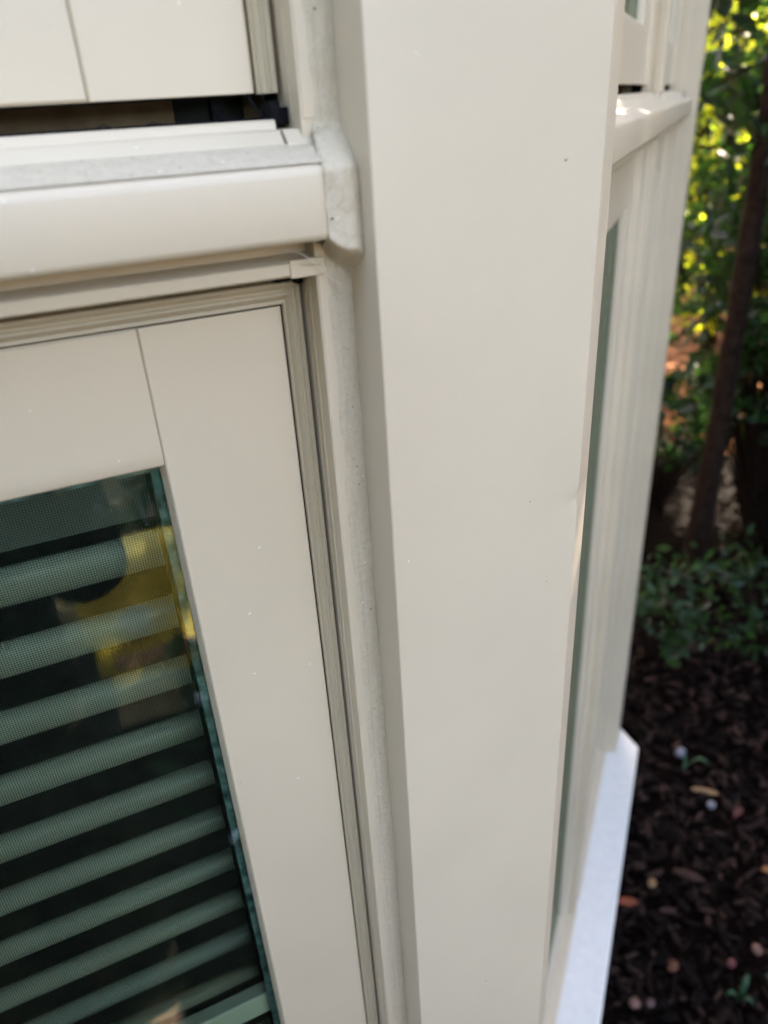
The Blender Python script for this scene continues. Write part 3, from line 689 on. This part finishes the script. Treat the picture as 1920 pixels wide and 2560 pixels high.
# small things lying on the mulch
def lump(name, x, y, L, W, T, rot, m, label, cat, group=None, z=0.03):
    b = MB(); vs = []; n1, n2 = 8, 10
    for i in range(n1 + 1):
        th = math.pi * i / n1
        for j in range(n2):
            ph = 2 * math.pi * j / n2; v = Vector((math.cos(th), math.sin(th) * math.cos(ph), math.sin(th) * math.sin(ph)))
            k = 1 + 0.16 * noise.noise(v * 2.2 + Vector((x * 9, y * 9, 0)))
            X, Y = v.x * L * k / 2, v.y * W * k / 2
            vs.append((X * math.cos(rot) - Y * math.sin(rot), X * math.sin(rot) + Y * math.cos(rot), v.z * T * k / 2))
    b.add(vs, [(i * n2 + j, i * n2 + (j + 1) % n2, (i + 1) * n2 + (j + 1) % n2, (i + 1) * n2 + j) for i in range(n1) for j in range(n2)])
    o = b.build(name, m, smooth=True); o.location = (x * GK, y * GK, z + T / 2); return tag(o, label, cat, group)
def leafthing(name, x, y, L, W, rot, m, label, cat, group=None):
    b = MB(); vs = []; n = 8
    for i in range(n + 1):
        t = i / n; w_ = W / 2 * math.sin(math.pi * min(1, t * 1.02 + 0.02)) ** 0.7; X = (t - .5) * L; c = 0.012 * math.sin(math.pi * t) + 0.004 * math.sin(9 * t)
        for s_, dz in ((-1, .006), (0, 0), (1, .006)):
            Y = s_ * w_; vs.append((X * math.cos(rot) - Y * math.sin(rot), X * math.sin(rot) + Y * math.cos(rot), c + dz * abs(s_)))
    b.add(vs, [(i * 3 + j, i * 3 + j + 1, i * 3 + j + 4, i * 3 + j + 3) for i in range(n) for j in range(2)])
    o = b.build(name, m, smooth=True, fixn=False); sm_ = o.modifiers.new('thick', 'SOLIDIFY'); sm_.thickness = 0.0008
    o.location = (x * GK, y * GK, 0.034); return tag(o, label, cat, group)
c_or = simple('orange_leaf', (0.22, 0.045, 0.012), 0.6, .3, 120); c_tan = simple('tan_wood', (0.22, 0.13, 0.055), 0.7, .3, 150)
c_pk = simple('pink_stone', (0.17, 0.085, 0.065), 0.7, .2, 90); c_wt = simple('white_pebble', (0.17, 0.17, 0.20), 0.4, .1, 90)
c_gn = simple('sprout_green', (0.02, 0.075, 0.03), 0.5, .2, 60); c_br = simple('brown_wood', (0.05, 0.028, 0.022), 0.8, .3, 90)
leafthing('fallen_leaf', 0.905, 0.812, 0.052, 0.024, -0.5, c_or, 'orange-red fallen leaf touching the edge of the white ledge', 'leaf')
leafthing('fallen_leaf', 1.262, 0.718, 0.050, 0.022, -0.9, simple('amber_leaf', (0.26, 0.11, 0.025), .6, .3, 120), 'amber curled leaf at the right edge on the mulch', 'leaf')
leafthing('fallen_leaf', 1.330, 0.880, 0.045, 0.020, 0.3, simple('rust_leaf', (0.09, 0.018, 0.012), .6, .3, 120), 'dull rust leaf near the right edge above the amber one', 'leaf')
lump('wood_chip', 1.312, 0.976, 0.072, 0.018, 0.012, -0.75, c_tan, 'pale tan wood chip lying crosswise in the upper mulch', 'wood chip')
lump('wood_chip', 0.995, 0.828, 0.026, 0.020, 0.014, 0.6, c_tan, 'small pale chip right above the orange-red leaf', 'wood chip')
lump('wood_chip', 1.085, 0.806, 0.075, 0.024, 0.018, -0.9, c_br, 'brown bark piece in the middle of the mulch', 'wood chip')
lump('pebble', 1.290, 0.932, 0.026, 0.022, 0.020, 0.2, c_wt, 'whitish pebble under the pale tan chip', 'pebble')
lump('pebble', 1.350, 1.105, 0.036, 0.030, 0.028, 0.2, c_wt, 'glassy white pebble beside a green stem', 'pebble')
lump('pebble', 1.085, 0.600, 0.026, 0.022, 0.018, 1.2, c_pk, 'pinkish pebble in the lower right of the mulch', 'pebble')
lump('pebble', 1.012, 0.603, 0.022, 0.018, 0.016, 0.2, simple('rose_stone', (0.12, 0.035, 0.033), .7), 'rose-red pebble left of the pinkish one', 'pebble')
lump('pebble', 0.895, 0.655, 0.030, 0.024, 0.018, 0.2, simple('rusty_stone', (0.11, 0.035, 0.015), .7), 'rusty brown pebble low in the mulch bed', 'pebble')
lump('pebble', 0.770, 0.632, 0.024, 0.022, 0.018, 0.2, c_pk, 'peach pebble at the bottom edge beside the ledge', 'pebble')
lump('pebble', 0.800, 0.618, 0.020, 0.018, 0.014, 0.2, simple('dusky_stone', (0.11, 0.06, 0.055), .7), 'small dusky pebble at the bottom edge', 'pebble')
def sprout(x, y, label, L=0.11, a0=0.4):
    root = empty('sprout', (x * GK, y * GK, 0.02)); tag(root, label, 'sprout')
    for i, (a, l) in enumerate(((a0, 1), (a0 + 2.3, .7), (a0 - 1.6, .6))):
        b = MB(); pts = [Vector((math.cos(a) * L * l * t, math.sin(a) * L * l * t, 0.05 * math.sin(2.4 * t) * l)) for t in (0, .25, .5, .75, 1)]
        vs = []
        for k, p in enumerate(pts):
            w_ = 0.006 * (1 - abs(k / 4 - .4)); s_ = Vector((-math.sin(a), math.cos(a), 0)) * w_; vs += [p - s_, p + Vector((0, 0, -.002)), p + s_]
        b.add(vs, [(k * 3 + j, k * 3 + j + 1, k * 3 + j + 4, k * 3 + j + 3) for k in range(4) for j in range(2)])
        o = b.build('blade', c_gn, root, smooth=True, fixn=False); sm_ = o.modifiers.new('thick', 'SOLIDIFY'); sm_.thickness = 0.0006
sprout(0.975, 0.545, 'green grass sprout at the bottom edge of the mulch', 0.045)
sprout(1.040, 0.515, 'green sprout in the bottom right corner', 0.035, 1.4)
sprout(1.345, 1.075, 'dull green stem leaning by the glassy pebble', 0.06, -1.0)
# ------------------------------------------------------------------ the photographer, whose reflection darkens the lower pane
def skinned(name, pts, edges, m, parent, loc, sub=2):
    me = bpy.data.meshes.new(name); me.from_pydata([p[0] for p in pts], edges, [])
    o = bpy.data.objects.new(name, me); col.objects.link(o); o.parent = parent
    sk = o.modifiers.new('skin', 'SKIN'); sk.use_smooth_shade = True
    for i, p in enumerate(pts):
        r = p[1]; me.skin_vertices[0].data[i].radius = (r, r) if isinstance(r, (int, float)) else r
    me.skin_vertices[0].data[0].use_root = True
    sb = o.modifiers.new('sub', 'SUBSURF'); sb.levels = sub; sb.render_levels = sub
    bpy.context.view_layer.update(); dg = bpy.context.evaluated_depsgraph_get()
    me2 = bpy.data.meshes.new_from_object(o.evaluated_get(dg)); o.modifiers.clear(); o.data = me2
    me2.materials.clear(); me2.materials.append(m); me2.polygons.foreach_set('use_smooth', [True] * len(me2.polygons))
    return o
m_skin = simple('skin', (0.50, 0.30, 0.22), 0.5, 0.06, 40); m_navy = simple('navy_cloth', (0.020, 0.023, 0.026), 0.85, 0.3, 60, 0.3, 300)
m_grey = simple('grey_cloth', (0.030, 0.026, 0.022), 0.85, 0.2, 60, 0.3, 300); m_hair = simple('brown_hair', (0.05, 0.03, 0.02), 0.6, 0.4, 200)
m_shoe = simple('dark_shoe', (0.03, 0.03, 0.03), 0.5)
per = empty('person', (-0.245, -0.45, 0.0))
tag(per, 'person in dark navy jacket holding a phone up, mirrored in the pane', 'person')
B = []; E_ = []
def P(x, y, z, r, link=None):
    B.append(((x, y, z), r)); 
    if link is not None: E_.append((link, len(B) - 1))
    return len(B) - 1
def hand(Pf, wrist, s, wp):
    """palm, four unequal bent fingers and a thumb closing on the phone's edge; s = side"""
    palm = Pf(wp[0] - s * 0.004, wp[1] + 0.012, wp[2] + 0.045, (0.034, 0.015), wrist)
    for i, (dy, L) in enumerate(((0.028, .070), (0.010, .078), (-0.009, .073), (-0.026, .058))):
        k1 = Pf(wp[0] - s * 0.008, wp[1] + 0.030 + 0.002 * i, wp[2] + 0.055 + dy, 0.0088, palm)
        k2 = Pf(wp[0] - s * (0.008 + L * 0.35), wp[1] + 0.042, wp[2] + 0.060 + dy, 0.0080, k1)
        Pf(wp[0] - s * (0.008 + L * 0.75), wp[1] + 0.036, wp[2] + 0.062 + dy, 0.0068, k2)
    t1 = Pf(wp[0] - s * 0.016, wp[1] - 0.002, wp[2] + 0.030, 0.0105, palm); Pf(wp[0] - s * 0.040, wp[1] - 0.004, wp[2] + 0.046, 0.0085, t1)
pel = P(0, 0, .93, (.135, .10)); wa = P(0, .01, 1.08, (.12, .085), pel); ch = P(0, 0, 1.28, (.15, .10), wa); sh = P(0, -.01, 1.41, (.11, .07), ch); nk = P(0, .0, 1.49, .052, sh)
h0_ = P(0, .015, 1.56, (.068, .078), nk); h1_ = P(0, .012, 1.64, (.076, .092), h0_); P(0, .0, 1.71, (.052, .062), h1_)
for s in (-1, 1):
    a = P(s * .185, -.01, 1.40, .058, sh); e_ = P(s * .215, .13, 1.21, .043, a); wpos = (s * .045 + .10, .352, 1.575) if s > 0 else (.045, .352, 1.575)
    wr = P(wpos[0] + .02 * s, wpos[1] - .01, wpos[2], (.029, .022), e_)
    hand(P, wr, s, (wpos[0] + .02 * s, wpos[1], wpos[2]))
    hp_ = P(s * .095, 0, .86, .092, pel); kn = P(s * .105, .02, .49, .062, hp_); an = P(s * .11, 0, .09, .042, kn); P(s * .12, .13, .045, (.04, .03), an)
body = skinned('body', B, E_, m_skin, per, None)
def chain(name, segs, m, sub=2):
    b0 = []; e0 = []
    for (x, y, z, r, link) in segs:
        b0.append(((x, y, z), r)); 
        if link is not None: e0.append((link, len(b0) - 1))
    return skinned(name, b0, e0, m, per, None, sub)
jk = [(0, 0, .84, (.175, .135), None), (0, .01, 1.05, (.16, .12), 0), (0, 0, 1.27, (.18, .128), 1), (0, -.01, 1.41, (.125, .085), 2), (0, 0, 1.47, (.07, .068), 3)]
for s in (-1, 1):
    k = len(jk); jk += [(s * .19, -.01, 1.40, .074, 3), (s * .218, .13, 1.205, .056, k), (s * .10 + .055, .30, 1.51, .042, k + 1)]
chain('jacket', jk, m_navy)
chain('trousers', [(0, 0, .92, (.15, .118), None), (-.098, 0, .84, .108, 0), (-.107, .02, .49, .080, 1), (-.112, 0, .10, .066, 2), (.098, 0, .84, .108, 0), (.107, .02, .49, .080, 4), (.112, 0, .10, .066, 5)], m_grey)
for s in (-1, 1): chain('shoe', [(s * .112, -.03, .05, (.044, .046), None), (s * .116, .07, .045, (.048, .038), 0), (s * .122, .16, .035, (.044, .028), 1)], m_shoe)
chain('hair', [(0, -.045, 1.56, (.064, .05), None), (0, -.035, 1.65, (.082, .078), 0), (0, -.005, 1.715, (.074, .078), 1), (0, .05, 1.722, (.05, .035), 2)], m_hair)
for s in (-1, 1):
    b = MB(); b.tube([Vector((s * .074, .005, 1.60)), Vector((s * .084, -.004, 1.625)), Vector((s * .080, -.008, 1.655))], [.007, .011, .007], 8); b.build('ear', m_skin, per, smooth=True)
    lump('eye', 0, 0, .026, .014, .012, 0, m_hair, None, None); o = bpy.context.scene.objects[-1] if False else col.objects[-1]; o.parent = per; o.location = (s * .030, .098, 1.632)
b = MB(); b.tube([Vector((0, .096, 1.645)), Vector((0, .118, 1.600)), Vector((0, .100, 1.590))], [.008, .015, .009], 8); b.build('nose', m_skin, per, smooth=True)
b = MB(); b.tube([Vector((-.024, .086, 1.556)), Vector((0, .094, 1.553)), Vector((.024, .086, 1.556))], [.003, .007, .003], 8); b.build('mouth', simple('lips', (.35, .13, .11), .5), per, smooth=True)
# the phone in the hands, its lens at the camera
ph = MB()
def Pc(a, b_, c): v = Vector((0, 0, H)) + rx * a + up * b_ + fw * c; return tuple(v)
ph.prism([(-.016, -.128), (.057, -.128), (.057, .018), (-.016, .018)], Pc, -0.016, -0.008)
tag(ph.build('phone', simple('phone_body', (.10, .10, .11), .3), bevel=0.003), 'grey phone held up at the camera position by the photographer', 'phone')

# things on the grass that show in the pane
yb = empty('yellow_sack', (0.10, -1.75, 0.0)); tag(yb, 'yellow sack with a pale round emblem, standing on the grass and mirrored in the pane', 'sack')
b = MB(); vs = []; n1, n2 = 14, 24
for i in range(n1 + 1):
    t = i / n1; z = .52 * t; k = (0.93 + .12 * math.sin(math.pi * t)) * (1 if t < .9 else 1 - (t - .9) * 3)
    for j in range(n2):
        a = 2 * math.pi * j / n2; cx = abs(math.cos(a)) ** .45 * math.copysign(1, math.cos(a)); cy = abs(math.sin(a)) ** .45 * math.copysign(1, math.sin(a))
        nz_ = .012 * noise.noise(Vector((cx * 3, cy * 3, z * 9)))
        vs.append((cx * .24 * k + nz_, cy * (.10 * k * (1 - .5 * t)) + nz_, z + nz_))
fs = [(i * n2 + j, i * n2 + (j + 1) % n2, (i + 1) * n2 + (j + 1) % n2, (i + 1) * n2 + j) for i in range(n1) for j in range(n2)] + [tuple(range(n2)), tuple(range(n1 * n2, (n1 + 1) * n2))]
b.add(vs, fs); b.build('bag', simple('yellow_plastic', (.80, .56, .08), .35, .12, 12), yb, smooth=True)
b = MB(); b.tube([Vector((-.07, .098, .27)), Vector((-.07, .112, .27))], .055, 24); b.build('emblem', simple('emblem_grey', (.45, .36, .30), .5), yb)
b = MB(); b.prism([(-.17, .085), (.17, .085), (.17, .107), (-.17, .107)], lambda x, y, z: (x, y, z), .08, .13); b.build('band', simple('tan_band', (.40, .24, .15), .5), yb, bevel=.002)
m_st = simple('pale_stone', (.72, .70, .80), .6, .1, 30)
for i, (x, y, L, lb) in enumerate(((.20, -1.42, .20, 'pale lilac edging stone nearest the yellow sack'), (.175, -.80, .15, 'middle pale edging stone in the grass'), (.185, -.62, .17, 'pale edging stone closest to the window wall'), (.20, -1.10, .12, 'small greyish edging stone between the two lilac ones'))):
    lump('edging_stone', x, y, L, .085, .07, .3 * i, m_st, lb, 'stone', 'edging stones reflected in the pane', 0.0)
def tuft(x, y, h, r, n, lb):
    root = empty('garden_plant', (x, y, 0)); tag(root, lb, 'plant', 'leafy plants reflected in the pane')
    Cs = np.array([(random.gauss(0, r * .5), random.gauss(0, r * .5), h * random.random()) for _ in range(n)])
    leaf_mesh(Cs, .05, 'foliage', M_LEAF_MID, root)
    b = MB(); b.tube([Vector((0, 0, -.02)), Vector((.01, 0, h * .7))], [.012, .004], 6); b.build('stem', M_BARK, root)
tuft(.42, -1.15, .35, .3, 260, 'low green plant beside the small greyish stone'); tuft(.45, -2.5, .8, .5, 420, 'broad green bush behind the yellow sack'); tuft(-.6, -3.3, 1.1, .7, 500, 'tall bush on the far side of the grass'); tuft(.38, -.72, .22, .2, 160, 'small green plant next to the wall')
